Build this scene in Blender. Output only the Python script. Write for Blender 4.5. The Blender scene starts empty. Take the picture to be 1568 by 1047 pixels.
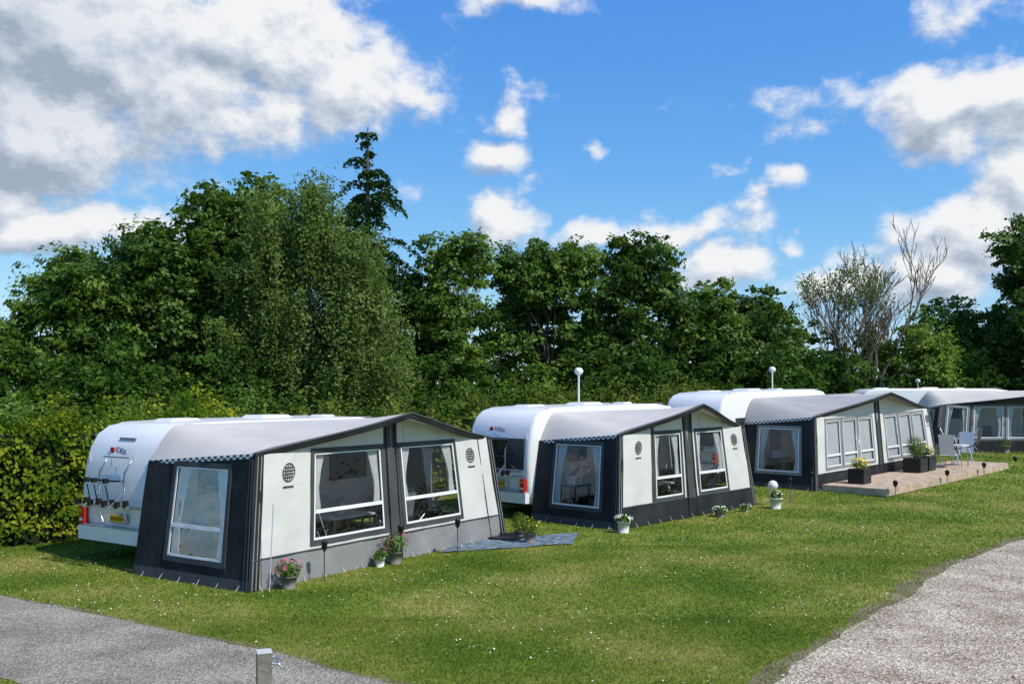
import bpy, bmesh, math, random
import numpy as np
from mathutils import Vector, Matrix
random.seed(7); rng=np.random.default_rng(7)
scene=bpy.context.scene
scene.view_settings.view_transform='Standard'
try: scene.view_settings.look='None'
except Exception: pass
COL=scene.collection
def sstep(t): t=np.clip(t,0,1); return t*t*(3-2*t)
def gz(x,y): return 0.4*sstep((np.asarray(y,float)-22)/16.0)
def gzf(x,y): return float(gz(x,y))

# ------------------------------------------------------------ materials
def nodes_of(m):
    m.use_nodes=True; nt=m.node_tree; return nt,nt.nodes,nt.links
def mat(name,col,rough=.6,spec=.3,metal=0,var=.08,vscale=3.0,bump=0,bscale=40,transl=0):
    m=bpy.data.materials.new(name); nt,N,L=nodes_of(m)
    p=N['Principled BSDF']; out=N['Material Output']
    p.inputs['Roughness'].default_value=rough; p.inputs['Metallic'].default_value=metal
    p.inputs['Specular IOR Level'].default_value=spec
    tc=N.new('ShaderNodeTexCoord'); nz=N.new('ShaderNodeTexNoise'); nz.inputs['Scale'].default_value=vscale
    nz.inputs['Detail'].default_value=6; L.new(tc.outputs['Object'],nz.inputs['Vector'])
    mr=N.new('ShaderNodeMapRange'); mr.inputs[1].default_value=.3; mr.inputs[2].default_value=.7
    L.new(nz.outputs['Fac'],mr.inputs[0])
    mx=N.new('ShaderNodeMix'); mx.data_type='RGBA'; L.new(mr.outputs[0],mx.inputs[0])
    mx.inputs[6].default_value=(*[c*(1-var) for c in col],1); mx.inputs[7].default_value=(*[min(1,c*(1+var)) for c in col],1)
    L.new(mx.outputs[2],p.inputs['Base Color'])
    if bump:
        b=N.new('ShaderNodeBump'); b.inputs['Strength'].default_value=bump; b.inputs['Distance'].default_value=.02
        n2=N.new('ShaderNodeTexNoise'); n2.inputs['Scale'].default_value=bscale; n2.inputs['Detail'].default_value=5
        L.new(tc.outputs['Object'],n2.inputs['Vector']); L.new(n2.outputs['Fac'],b.inputs['Height']); L.new(b.outputs[0],p.inputs['Normal'])
    if transl:
        t=N.new('ShaderNodeBsdfTranslucent'); L.new(mx.outputs[2],t.inputs['Color'])
        ms=N.new('ShaderNodeMixShader'); ms.inputs[0].default_value=transl
        L.new(p.outputs[0],ms.inputs[1]); L.new(t.outputs[0],ms.inputs[2]); L.new(ms.outputs[0],out.inputs['Surface'])
    return m
def leafmat(name,c0,c1,c2,transl=.3,pscale=.5,rough=.5,pw=.9,shiny=False):
    m=bpy.data.materials.new(name); nt,N,L=nodes_of(m); out=N['Material Output']
    p=N['Principled BSDF']
    if shiny:
        p.inputs['Roughness'].default_value=rough; p.inputs['Specular IOR Level'].default_value=.3
    else:
        N.remove(p); p=N.new('ShaderNodeBsdfDiffuse'); L.new(p.outputs[0],out.inputs['Surface'])
    a=N.new('ShaderNodeAttribute'); a.attribute_name='tint'
    g=N.new('ShaderNodeNewGeometry'); nz=N.new('ShaderNodeTexNoise'); nz.inputs['Scale'].default_value=pscale; nz.inputs['Detail'].default_value=2
    L.new(g.outputs['Position'],nz.inputs['Vector'])
    ad=N.new('ShaderNodeMath'); ad.operation='MULTIPLY_ADD'; L.new(nz.outputs['Fac'],ad.inputs[0]); ad.inputs[1].default_value=pw
    s=N.new('ShaderNodeMath'); s.operation='MULTIPLY_ADD'; L.new(a.outputs['Fac'],s.inputs[0]); s.inputs[1].default_value=.7; s.inputs[2].default_value=.15-pw/2
    L.new(s.outputs[0],ad.inputs[2])
    r=N.new('ShaderNodeValToRGB'); e=r.color_ramp.elements; e[0].color=(*c0,1); e[0].position=.1; e[1].color=(*c2,1); e[1].position=.95
    k=e.new(.5); k.color=(*c1,1)
    L.new(ad.outputs[0],r.inputs[0]); L.new(r.outputs[0],p.inputs[0])
    if transl>0:
        t=N.new('ShaderNodeBsdfTranslucent'); hs=N.new('ShaderNodeHueSaturation'); hs.inputs['Value'].default_value=1.3; hs.inputs['Hue'].default_value=.485
        L.new(r.outputs[0],hs.inputs['Color']); L.new(hs.outputs[0],t.inputs['Color'])
        ms=N.new('ShaderNodeMixShader'); ms.inputs[0].default_value=transl
        L.new(p.outputs[0],ms.inputs[1]); L.new(t.outputs[0],ms.inputs[2]); L.new(ms.outputs[0],out.inputs['Surface'])
    return m
M={}
M['roof']=mat('awning_roof_fabric',(.54,.51,.465),.75,.2,var=.08,vscale=1.0,bump=.35,bscale=4,transl=.07)
M['roofd']=mat('awning_roof_grey_fabric',(.36,.35,.34),.75,.2,var=.10,vscale=1.0,bump=.35,bscale=4,transl=.05)
M['rooftrim']=mat('awning_roof_trim',(.17,.17,.17),.7,.2,bump=.1)
M['cream']=mat('awning_white_fabric',(.565,.565,.54),.7,.2,var=.07,vscale=1.5,bump=.5,bscale=3.5,transl=.05)
M['char']=mat('awning_charcoal_fabric',(.019,.020,.022),.7,.2,var=.35,vscale=2,bump=.7,bscale=4)
M['slate']=mat('awning_slate_fabric',(.055,.057,.06),.65,.25,var=.2,vscale=2,bump=.3,bscale=6)
M['skirt']=mat('awning_grey_skirt',(.21,.208,.208),.7,.25,var=.14,vscale=2,bump=.6,bscale=5)
M['white']=mat('white_plastic',(.70,.71,.71),.35,.5,var=.03)
M['body']=mat('caravan_white_paint',(.72,.725,.72),.25,.5,var=.04,vscale=1.3)
M['bodyg']=mat('caravan_grey_trim',(.30,.32,.34),.35,.5)
M['curtain']=mat('white_curtain',(.84,.85,.85),.8,.1,var=.06,vscale=8,transl=.25)
M['black']=mat('black_plastic',(.012,.012,.013),.4,.4,var=.2)
M['rubber']=mat('tyre_rubber',(.02,.02,.02),.8,.2)
M['metal']=mat('metal_tube',(.55,.56,.58),.3,.5,metal=.8)
M['red']=mat('red_lamp_plastic',(.45,.02,.015),.2,.6)
M['orange']=mat('orange_lamp_plastic',(.6,.2,.02),.2,.6)
M['plate']=mat('yellow_plate',(.75,.5,.03),.4,.4)
M['darkwin']=mat('caravan_window',(.02,.024,.028),.06,.7,var=.3)
M['wood']=mat('deck_wood',(.43,.33,.245),.75,.2,var=.28,vscale=4,bump=.3,bscale=20)
M['steel']=mat('weathered_wood_post',(.20,.185,.16),.7,.3,var=.3,vscale=9,bump=.5,bscale=40)
M['cap']=mat('post_cap',(.50,.50,.47),.5,.3,var=.1)
M['inside']=mat('awning_floor_mat',(.15,.15,.15),.9,.1,var=.2,vscale=8)
M['bluemat']=mat('blue_ground_mat',(.13,.175,.22),.9,.1,var=.55,vscale=7,bump=.8,bscale=60)
M['pot']=mat('terracotta_pot',(.17,.15,.13),.7,.3,var=.2)
M['potw']=mat('white_pot',(.62,.62,.58),.6,.3)
M['bark']=mat('bark',(.10,.085,.065),.9,.1,var=.35,vscale=4,bump=.6,bscale=15)
M['birchbark']=mat('birch_bark',(.30,.29,.26),.9,.1,var=.5,vscale=6)
M['barkdead']=mat('bark_dead',(.13,.105,.075),.9,.1,var=.3,vscale=4)
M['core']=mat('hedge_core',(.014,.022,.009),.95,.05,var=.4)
M['blue']=mat('blue_lettering',(.03,.06,.25),.4,.3); M['redt']=mat('red_lettering',(.5,.03,.03),.4,.3)
def glassmat():
    m=bpy.data.materials.new('clear_vinyl_window'); nt,N,L=nodes_of(m); N.remove(N['Principled BSDF']); out=N['Material Output']
    t=N.new('ShaderNodeBsdfTransparent'); t.inputs[0].default_value=(.78,.80,.81,1)
    g=N.new('ShaderNodeBsdfGlossy'); g.inputs['Roughness'].default_value=.06; g.inputs[0].default_value=(.8,.8,.8,1)
    tc=N.new('ShaderNodeTexCoord'); nz=N.new('ShaderNodeTexNoise'); nz.inputs['Scale'].default_value=3; L.new(tc.outputs['Object'],nz.inputs['Vector'])
    b=N.new('ShaderNodeBump'); b.inputs['Strength'].default_value=.5; b.inputs['Distance'].default_value=.03; L.new(nz.outputs['Fac'],b.inputs['Height']); L.new(b.outputs[0],g.inputs['Normal'])
    f=N.new('ShaderNodeLayerWeight'); f.inputs[0].default_value=.3
    mr=N.new('ShaderNodeMapRange'); L.new(f.outputs['Fresnel'],mr.inputs[0]); mr.inputs[3].default_value=.03; mr.inputs[4].default_value=.22
    ms=N.new('ShaderNodeMixShader'); L.new(mr.outputs[0],ms.inputs[0]); L.new(t.outputs[0],ms.inputs[1]); L.new(g.outputs[0],ms.inputs[2]); L.new(ms.outputs[0],out.inputs[0])
    return m
M['glass']=glassmat()

# ------------------------------------------------------------ mesh helpers
def empty(name,loc=(0,0,0),rot=(0,0,0)):
    o=bpy.data.objects.new(name,None); o.location=loc; o.rotation_euler=rot; o.empty_display_size=.3; COL.objects.link(o); return o
def arr_mesh(name,V,F,m,parent=None,tint=None,smooth=False):
    V=np.asarray(V,np.float32); F=np.asarray(F,np.int32); k=F.shape[1]
    me=bpy.data.meshes.new(name); me.vertices.add(len(V)); me.vertices.foreach_set('co',V.ravel())
    me.loops.add(F.size); me.loops.foreach_set('vertex_index',F.ravel())
    me.polygons.add(len(F)); me.polygons.foreach_set('loop_start',np.arange(0,F.size,k,dtype=np.int32))
    me.update(calc_edges=True)
    if smooth: me.polygons.foreach_set('use_smooth',np.ones(len(F),bool))
    else: me.polygons.foreach_set('use_smooth',np.zeros(len(F),bool))
    if tint is not None:
        a=me.attributes.new('tint','FLOAT','FACE'); a.data.foreach_set('value',np.asarray(tint,np.float32))
    me.materials.append(m)
    o=bpy.data.objects.new(name,me); COL.objects.link(o)
    if parent: o.parent=parent
    return o
class MB:
    def __init__(s): s.v=[];s.f=[];s.m=[];s.sm=[];s.mats=[]
    def mi(s,k):
        if k not in s.mats: s.mats.append(k)
        return s.mats.index(k)
    def poly(s,pts,k,smooth=False):
        b=len(s.v); s.v+= [tuple(p) for p in pts]; s.f.append(tuple(range(b,b+len(pts)))); s.m.append(s.mi(k)); s.sm.append(smooth)
    def grid(s,P,k,smooth=True):
        b=len(s.v); n=len(P); mm=len(P[0])
        for r in P: s.v+=[tuple(p) for p in r]
        for i in range(n-1):
            for j in range(mm-1):
                kk=k(i,j) if callable(k) else k
                s.f.append((b+i*mm+j,b+(i+1)*mm+j,b+(i+1)*mm+j+1,b+i*mm+j+1)); s.m.append(s.mi(kk)); s.sm.append(smooth)
    def box(s,c,d,k,rot=0,taper=1):
        hx,hy,hz=d[0]/2,d[1]/2,d[2]/2; ca,sa=math.cos(rot),math.sin(rot); P=[]
        for z in(-1,1):
            t=taper if z>0 else 1
            for x,y in((-1,-1),(1,-1),(1,1),(-1,1)):
                X,Y=x*hx*t,y*hy*t; P.append((c[0]+X*ca-Y*sa,c[1]+X*sa+Y*ca,c[2]+z*hz))
        b=len(s.v); s.v+=P
        for f in((3,2,1,0),(4,5,6,7),(0,1,5,4),(1,2,6,5),(2,3,7,6),(3,0,4,7)):
            s.f.append(tuple(b+i for i in f)); s.m.append(s.mi(k)); s.sm.append(False)
    def tube(s,pts,r,k,n=8):
        pts=[Vector(p) for p in pts]; R=r if isinstance(r,(list,tuple)) else [r]*len(pts); b=len(s.v)
        for i,p in enumerate(pts):
            d=(pts[min(i+1,len(pts)-1)]-pts[max(i-1,0)]); d=d.normalized() if d.length>1e-9 else Vector((0,0,1))
            a=Vector((0,0,1)) if abs(d.z)<.9 else Vector((1,0,0)); x=d.cross(a).normalized(); y=d.cross(x)
            for j in range(n):
                t=2*math.pi*j/n; s.v.append(tuple(p+(x*math.cos(t)+y*math.sin(t))*R[i]))
        for i in range(len(pts)-1):
            for j in range(n):
                s.f.append((b+i*n+j,b+i*n+(j+1)%n,b+(i+1)*n+(j+1)%n,b+(i+1)*n+j)); s.m.append(s.mi(k)); s.sm.append(True)
        for e in(0,len(pts)-1):
            s.f.append(tuple(b+e*n+j for j in range(n))); s.m.append(s.mi(k)); s.sm.append(False)
    def lathe(s,c,prof,k,n=20):
        b=len(s.v)
        for r,z in prof:
            for j in range(n):
                t=2*math.pi*j/n; s.v.append((c[0]+r*math.cos(t),c[1]+r*math.sin(t),c[2]+z))
        for i in range(len(prof)-1):
            for j in range(n):
                s.f.append((b+i*n+j,b+i*n+(j+1)%n,b+(i+1)*n+(j+1)%n,b+(i+1)*n+j)); s.m.append(s.mi(k)); s.sm.append(True)
        for e in (0,len(prof)-1):
            s.f.append(tuple(b+e*n+j for j in range(n))); s.m.append(s.mi(k)); s.sm.append(False)
    def obj(s,name,parent=None,loc=(0,0,0),rot=(0,0,0),bevel=0):
        me=bpy.data.meshes.new(name); me.from_pydata(s.v,[],s.f); me.polygons.foreach_set('use_smooth',s.sm)
        for k in s.mats: me.materials.append(M[k])
        me.polygons.foreach_set('material_index',s.m); me.update()
        o=bpy.data.objects.new(name,me); COL.objects.link(o); o.location=loc; o.rotation_euler=rot
        if parent: o.parent=parent
        if bevel:
            w=o.modifiers.new('weld','WELD'); w.merge_threshold=.0005
            bv=o.modifiers.new('bevel','BEVEL'); bv.width=bevel; bv.segments=2
        return o

def unit(v): return v/np.maximum(np.linalg.norm(v,axis=1,keepdims=True),1e-9)
def leaves(name,P,Nn,size,m,parent=None,aspect=.6,tint=None):
    n=len(P); Nn=unit(Nn); T=unit(np.cross(Nn,rng.normal(size=(n,3)))); B=np.cross(Nn,T)
    s=(size*.5)[:,None]; V=np.empty((n,4,3)); V[:,0]=P-T*s; V[:,1]=P-B*s*aspect+Nn*s*.2; V[:,2]=P+T*s; V[:,3]=P+B*s*aspect+Nn*s*.2
    F=np.arange(4*n).reshape(n,4)
    return arr_mesh(name,V.reshape(-1,3),F,m,parent,tint if tint is not None else rng.random(n))

# ------------------------------------------------------------ ground
def rampmat(name,stops,n1,n2,w1,w2,bsc,bst,voro=0):
    m=bpy.data.materials.new(name); nt,N,L=nodes_of(m); p=N['Principled BSDF']; p.inputs['Roughness'].default_value=.9; p.inputs['Specular IOR Level'].default_value=.1
    g=N.new('ShaderNodeNewGeometry')
    def nz(sc,d=5):
        n=N.new('ShaderNodeTexNoise'); n.inputs['Scale'].default_value=sc; n.inputs['Detail'].default_value=d; L.new(g.outputs['Position'],n.inputs['Vector']); return n
    a=nz(n1,7).outputs['Fac']
    if voro:
        v=N.new('ShaderNodeTexVoronoi'); v.inputs['Scale'].default_value=voro; L.new(g.outputs['Position'],v.inputs['Vector']); sp=N.new('ShaderNodeSeparateColor'); L.new(v.outputs['Color'],sp.inputs[0]); b=sp.outputs[0]; h=v.outputs['Distance']
    else: b=nz(n2,6).outputs['Fac']; h=nz(bsc,4).outputs['Fac']
    ad=N.new('ShaderNodeMath'); ad.operation='MULTIPLY_ADD'; L.new(a,ad.inputs[0]); ad.inputs[1].default_value=w1
    s=N.new('ShaderNodeMath'); s.operation='MULTIPLY_ADD'; L.new(b,s.inputs[0]); s.inputs[1].default_value=w2; s.inputs[2].default_value=.5-w1/2-w2/2; L.new(s.outputs[0],ad.inputs[2])
    r=N.new('ShaderNodeValToRGB'); e=r.color_ramp.elements; e[0].position=stops[0][0]; e[0].color=(*stops[0][1],1); e[1].position=stops[2][0]; e[1].color=(*stops[2][1],1); k=e.new(stops[1][0]); k.color=(*stops[1][1],1)
    L.new(ad.outputs[0],r.inputs[0]); L.new(r.outputs[0],p.inputs['Base Color'])
    bp=N.new('ShaderNodeBump'); bp.inputs['Strength'].default_value=bst; bp.inputs['Distance'].default_value=.02; L.new(h,bp.inputs['Height']); L.new(bp.outputs[0],p.inputs['Normal'])
    return m
xs=np.concatenate([np.linspace(-900,-60,12),np.linspace(-55,55,111),np.linspace(60,900,12)])
ys=np.concatenate([np.linspace(-300,0,6),np.linspace(1,60,119),np.linspace(66,1500,20)])
X,Y=np.meshgrid(xs,ys,indexing='ij'); V=np.stack([X,Y,gz(X,Y)],-1).reshape(-1,3)
nx,ny=len(xs),len(ys); I=np.arange(nx*ny).reshape(nx,ny)
F=np.stack([I[:-1,:-1],I[1:,:-1],I[1:,1:],I[:-1,1:]],-1).reshape(-1,4)
arr_mesh('lawn_ground',V,F,rampmat('lawn_soil',[(.2,(.085,.14,.016)),(.5,(.15,.20,.026)),(.85,(.28,.26,.075))],.5,9,1.7,.9,60,.7),smooth=True)
def resample(pts,n):
    pts=np.array(pts,float); d=np.concatenate([[0],np.cumsum(np.linalg.norm(np.diff(pts,axis=0),axis=1))]); t=np.linspace(0,d[-1],n)
    return np.stack([np.interp(t,d,pts[:,0]),np.interp(t,d,pts[:,1])],-1)
def strip(name,ea,eb,m,n=160,c=14,off=.008,jit=.05,add=True):
    A=resample(ea,n); B=resample(eb,n)
    for E in(A,B):
        w=np.convolve(rng.normal(size=n+8),np.ones(5)/5,'same')[4:-4]; w2=np.convolve(rng.normal(size=n+40),np.ones(21)/21,'same')[20:-20]; E+=np.stack([w+w2*2,w*.6+w2],-1)*jit*1.5
    t=np.linspace(0,1,c)[None,:,None]; P=A[:,None]*(1-t)+B[:,None]*t
    V=np.concatenate([P,(gz(P[...,0],P[...,1])+off)[...,None]],-1).reshape(-1,3); I=np.arange(n*c).reshape(n,c)
    F=np.stack([I[:-1,:-1],I[:-1,1:],I[1:,1:],I[1:,:-1]],-1).reshape(-1,4)
    if add: arr_mesh(name,V,F,m,smooth=True)
    return np.concatenate([A,B[::-1]])
soil=rampmat('edge_soil',[(.2,(.11,.09,.05)),(.5,(.20,.17,.10)),(.8,(.31,.28,.20))],2,30,1,.8,50,1)
pe=[(-14,16.0),(-7.47,14.3),(-6.18,13.55),(-4.59,12.43),(-2.9,11.33),(-2.0,10.6),(-1.16,10.02),(0,9.2),(1.5,7.5)]
re=[(1.6,8.4),(2.64,10.02),(3.36,11.06),(4.03,11.94),(4.79,13.16),(6.02,14.66),(7.1,16.25),(8.52,17.86),(10.36,19.8),(14,22.6),(22,27)]
strip('path_edge_soil',[(x+.05,y+.09) for x,y in pe],[(x-.3,y-.4) for x,y in pe],soil,off=.004,jit=.03,c=4)
strip('road_edge_soil',[(x-.18,y+.15) for x,y in re],[(x+.5,y-.3) for x,y in re],soil,off=.004,jit=.14,c=5)
pathpoly=strip('asphalt_path',pe,[(-14,13.2),(-8.6,11.7),(-6.6,10.95),(-5.2,10.15),(-4.2,9.4),(-3.4,8.8),(-2.6,8.2),(-1.4,7),(-.5,6)],
   rampmat('worn_asphalt',[(.1,(.155,.138,.108)),(.5,(.255,.232,.188)),(.9,(.40,.37,.31))],1.1,0,1.2,.65,0,.9,voro=42),jit=.02)
roadpoly=strip('gravel_road',re,[(12,4),(13,6.5),(14,8),(15,9.5),(16,10.5),(17,11.5),(18,12.5),(19,13.5),(20,14.5),(23,17),(30,21)],
   rampmat('pale_gravel',[(.1,(.23,.18,.13)),(.5,(.41,.345,.265)),(.9,(.60,.53,.43))],1.3,0,1.4,.6,0,1.0,voro=28),jit=.10)
def inpoly(P,poly):
    x,y=P[:,0],P[:,1]; ins=np.zeros(len(P),bool); j=len(poly)-1
    for i in range(len(poly)):
        xi,yi=poly[i];xj,yj=poly[j]
        c=((yi>y)!=(yj>y))&(x<(xj-xi)*(y-yi)/((yj-yi)+1e-12)+xi); ins^=c; j=i
    return ins
TENTS=[((-3.91,14.52),56.6,6.9,2.77),((2.26,21.03),47,6.0,2.5),((8.65,27.95),45,8.8,2.5),((17.9,41.5),0,9,2.6)]
foot=[]
for (a,th,Lt,Dt) in TENTS:
    t=math.radians(th); d=np.array([math.cos(t),math.sin(t)]); w=np.array([-d[1],d[0]]); a=np.array(a)
    foot.append([a,a+d*Lt,a+d*Lt+w*Dt,a+w*Dt])
def scatter(y0,y1,dens,spread=.04):
    w1=y1*.56+1; n=int(dens*(y1-y0)*w1*2); P=np.stack([rng.uniform(-w1,w1,n),rng.uniform(y0,y1,n)],-1)
    P=P[np.abs(P[:,0])<P[:,1]*.56+.6]
    sp=np.where(P[:,0]>1,.14,.04)[:,None]*np.abs(rng.normal(size=(len(P),1)))
    J=P+rng.normal(size=P.shape)*sp
    k=~(inpoly(J,pathpoly[::3])|inpoly(J,roadpoly[::3]))
    for f in foot: k&=~inpoly(P,f)
    return P[k]
def blades(P,h,w):
    n=len(P); a=rng.uniform(0,2*math.pi,n); hh=h*rng.uniform(.5,1.3,n); ww=w*rng.uniform(.7,1.3,n); z=gz(P[:,0],P[:,1])
    dx,dy=np.cos(a)*ww/2,np.sin(a)*ww/2; lean=rng.normal(size=(n,2))*hh[:,None]*.6
    V=np.empty((n,3,3)); V[:,0]=np.stack([P[:,0]-dx,P[:,1]-dy,z],-1); V[:,1]=np.stack([P[:,0]+dx,P[:,1]+dy,z],-1); V[:,2]=np.stack([P[:,0]+lean[:,0],P[:,1]+lean[:,1],z+hh],-1)
    return V.reshape(-1,3)
grassm=leafmat('grass_blades',(.072,.130,.015),(.145,.207,.027),(.30,.285,.08),.36,.5,pw=2.0)
VV=np.concatenate([blades(scatter(8.5,13,2700),.033,.009),blades(scatter(13,19,1150),.033,.013),blades(scatter(19,28,420),.036,.022),blades(scatter(28,42,120),.045,.04)])
arr_mesh('grass',VV,np.arange(len(VV)).reshape(-1,3),grassm,tint=rng.random(len(VV)//3))
P=scatter(9,34,20); cl=np.sin(P[:,0]*1.1+P[:,1]*.6)+np.sin(P[:,1]*1.7-P[:,0]*.5)+rng.normal(size=len(P))*.9; P=P[cl>.4]
P3=np.concatenate([P,(gz(P[:,0],P[:,1])+.04)[:,None]],-1)
dm=mat('daisy_petals',(.75,.75,.68),.6)
leaves('daisies',P3,rng.normal(size=P3.shape)*.25+[0,0,1],rng.uniform(.016,.028,len(P3)),dm,aspect=1)
P=scatter(9,22,2.0); P=P[(P[:,0]<0)]; P3=np.concatenate([P,(gz(P[:,0],P[:,1])+.04)[:,None]],-1)
leaves('yellow_wildflowers',P3,rng.normal(size=P3.shape)*.25+[0,0,1],rng.uniform(.018,.032,len(P3)),mat('yellow_petals',(.7,.5,.02),.6),aspect=1)
n=52000; P=np.stack([rng.uniform(1.5,13,n),9+12*rng.random(n)**1.2],-1); P=P[inpoly(P+rng.normal(size=P.shape)*.12,roadpoly[::3])]; n=len(P)
r=(rng.uniform(.005,.013,n)+.02*(rng.random(n)>.96)*rng.random(n))[:,None,None]; O=np.array([[1,0,0],[-1,0,0],[0,1,0],[0,-1,0],[0,0,.7],[0,0,-.7]])[None]*rng.uniform(.6,1.2,(n,6,1))
V=O*r+np.concatenate([P,(gz(P[:,0],P[:,1])+.012)[:,None]],-1)[:,None,:]
F=np.array([[0,2,4],[2,1,4],[1,3,4],[3,0,4],[2,0,5],[1,2,5],[3,1,5],[0,3,5]])[None]+np.arange(n)[:,None,None]*6
arr_mesh('gravel_stones',V.reshape(-1,3),F.reshape(-1,3),leafmat('stone',(.17,.135,.10),(.40,.335,.26),(.62,.56,.47),0.0,2,.8),tint=np.repeat(rng.random(n),8))

# ------------------------------------------------------------ furniture
def chair(mb,x,y,rot,k='slate'):
    c,s=math.cos(rot),math.sin(rot)
    T=lambda a,b,z:(x+a*c-b*s,y+a*s+b*c,z)
    for b in(-.25,.25):
        mb.tube([T(-.25,b,0),T(.25,b,.62)],.013,'metal',6); mb.tube([T(.25,b,0),T(-.25,b,.62)],.013,'metal',6)
        mb.tube([T(.22,b,.42),T(-.32,b,1.08)],.014,'metal',6); mb.box(T(.0,b,.64),(.5,.05,.03),'black',rot)
    mb.poly([T(.25,-.24,.44),T(.25,.24,.44),T(-.2,.24,.41),T(-.2,-.24,.41)],k)
    mb.poly([T(-.2,-.24,.42),T(-.2,.24,.42),T(-.34,.24,1.1),T(-.34,-.24,1.1)],k)
def table(mb,x,y,rot,w=1.1,d=.7,z=.7,k='skirt'):
    mb.box((x,y,z),(w,d,.035),k,rot); c,s=math.cos(rot),math.sin(rot)
    for a in(-1,1):
        for b in(-1,1):
            px,py=a*w*.42,b*d*.4; mb.tube([(x+px*c-py*s,y+px*s+py*c,z-.02),(x+px*1.1*c-py*1.1*s,y+px*1.1*s+py*1.1*c,0)],.016,'metal',6)

# ------------------------------------------------------------ awnings
def awning(base,theta,L,D,eave,peak,zbk,wins,sidewin,colors,tilt=0,logo=True,roofk='roof',skirtk='skirt',furn=True,over=.47):
    E=empty('awning_tent',(base[0],base[1],gzf(*base)),(0,-tilt,math.radians(theta)))
    LX=.30; LY=.2
    def Fp(s,z,o=0):
        xl=LX*z/2.04; xl=min(xl,LX*1.05)
        wr=.006*math.sin(s*9+z*3)+.005*math.sin(s*4-z*6)
        return (xl+s/L*(L-2*xl), LY*min(z,2.3)/2.3-o+wr, z)
    def Sp(t,z,o=0,side=0):
        xl=(LX+.05*t/D)*z/2.04; yf=LY*z/2.3
        x=xl-o+.008*math.sin(t*7+z*3); y=yf+t/D*(D-yf)
        return (x if side==0 else L-x, y, z)
    def g(s): return 1-abs(2*s-1)
    def roof(s,r):
        gs=g(s); sm=gs*gs*(3-2*gs)
        yf=LY-over*sm; zf=eave+(peak-eave)*gs-.025*math.sin(math.pi*((2*s)%1.0)); xf=LX+s*(L-2*LX)
        dd=min(s,1-s)*L; q=min(1,dd/.65); zb=eave-.2+(zbk-eave+.2)*math.sin(math.pi/2*q)
        xb=LX+.05+s*(L-2*LX-.1)
        z=zf*(1-r)+zb*r-.07*math.sin(math.pi*r)*min(1,dd/.8)+.02*math.sin(s*L*2.6)*math.sin(math.pi*r)
        return (xf*(1-r)+xb*r, yf*(1-r)+D*r, z)
    mb=MB(); ns,nr=72,18
    S=[i/ns for i in range(ns+1)]; S=sorted(S+[.004,.012,.996,.988])
    R=[0,.012,.05]+[.05+.95*i/nr for i in range(1,nr+1)]
    P=[[roof(s,r) for r in R] for s in S]
    mb.grid(P,lambda i,j:('rooftrim' if j<2 else roofk))
    V=[];
    for s in S:
        x,y,z=roof(s,0); V.append([(x,y-.004,z+.012),(x,y-.012,z-.05),(x,y+.01,z-.10)])
    mb.grid(V,'char')
    mb.tube([ (roof(s,0)[0],roof(s,0)[1]-.01,roof(s,0)[2]) for s in S],.018,'slate',6)
    for side in(0,1):
        s=0 if side==0 else 1; sg=-1 if side==0 else 1; n=34
        for i in range(n):
            a=roof(s,i/n); b=roof(s,(i+1)/n); o=.03*sg
            mb.poly([(a[0]+o,a[1],a[2]+.005),(b[0]+o,b[1],b[2]+.005),(b[0]+o*1.3,b[1],b[2]-.035),(a[0]+o*1.3,a[1],a[2]-.035)],'slate' if i%2 else 'white')
            mb.poly([(a[0]+o*1.3,a[1],a[2]-.035),(b[0]+o*1.3,b[1],b[2]-.035),(b[0]+o*1.3,b[1],b[2]-.07),(a[0]+o*1.3,a[1],a[2]-.07)],'white' if i%2 else 'slate')
            mb.poly([(a[0],a[1],a[2]),(b[0],b[1],b[2]),(b[0]+o,b[1],b[2]+.005),(a[0]+o,a[1],a[2]+.005)],roofk)
    mb.obj('roof',E)
    def top(s):
        yf=roof(s/L,0)[1]; yw=LY; r=(yw-yf)/(D-yf); return roof(s/L,max(0,r))[2]-.012
    mb=MB(); SK=.46
    brk=sorted(set([0,.2,L-.2,L]+[w[0] for w in wins]+[w[1] for w in wins]+colors['breaks']+[L/2]+[L*i/36 for i in range(37)]))
    def colmat(s):
        for a,b,k in colors['cols']:
            if a<=s<=b: return k
        return 'cream'
    for a,b in zip(brk[:-1],brk[1:]):
        if b-a<1e-4: continue
        mid=(a+b)/2; k=colmat(mid); zs=[(SK,None)]
        for w in wins:
            if w[0]-1e-5<=a and b<=w[1]+1e-5: zs=[(SK,w[2]),(w[3],None)]
        for z0,z1 in zs:
            za=z1 if z1 else top(a); zb=z1 if z1 else top(b); nn=1 if (za-z0)<.5 else 5
            for q in range(nn):
                A0=z0+(za-z0)*q/nn; A1=z0+(za-z0)*(q+1)/nn; B0=z0+(zb-z0)*q/nn; B1=z0+(zb-z0)*(q+1)/nn
                mb.poly([Fp(a,A0),Fp(b,B0),Fp(b,B1),Fp(a,A1)],k)
        n=3
        for q in range(n):
            z0,z1=SK*q/n,SK*(q+1)/n; f=lambda s,z:(Fp(s,z,.015*math.sin(s*8)*(1-z/SK)))
            mb.poly([f(a,z0),f(b,z0),f(b,z1),f(a,z1)],skirtk if k!='char' else 'char')
    def bar(fn,a,b,z0,z1,o,k,th=.012):
        if b-a>.5: 
            m_=(a+b)/2; bar(fn,a,m_,z0,z1,o,k,th); bar(fn,m_,b,z0,z1,o,k,th); return
        p=[fn(a,z0,o),fn(b,z0,o),fn(b,z1,o),fn(a,z1,o)]; q=[fn(a,z0,o-th),fn(b,z0,o-th),fn(b,z1,o-th),fn(a,z1,o-th)]
        mb.poly(p,k)
        for i in range(4): j=(i+1)%4; mb.poly([q[i],q[j],p[j],p[i]],k)
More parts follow.
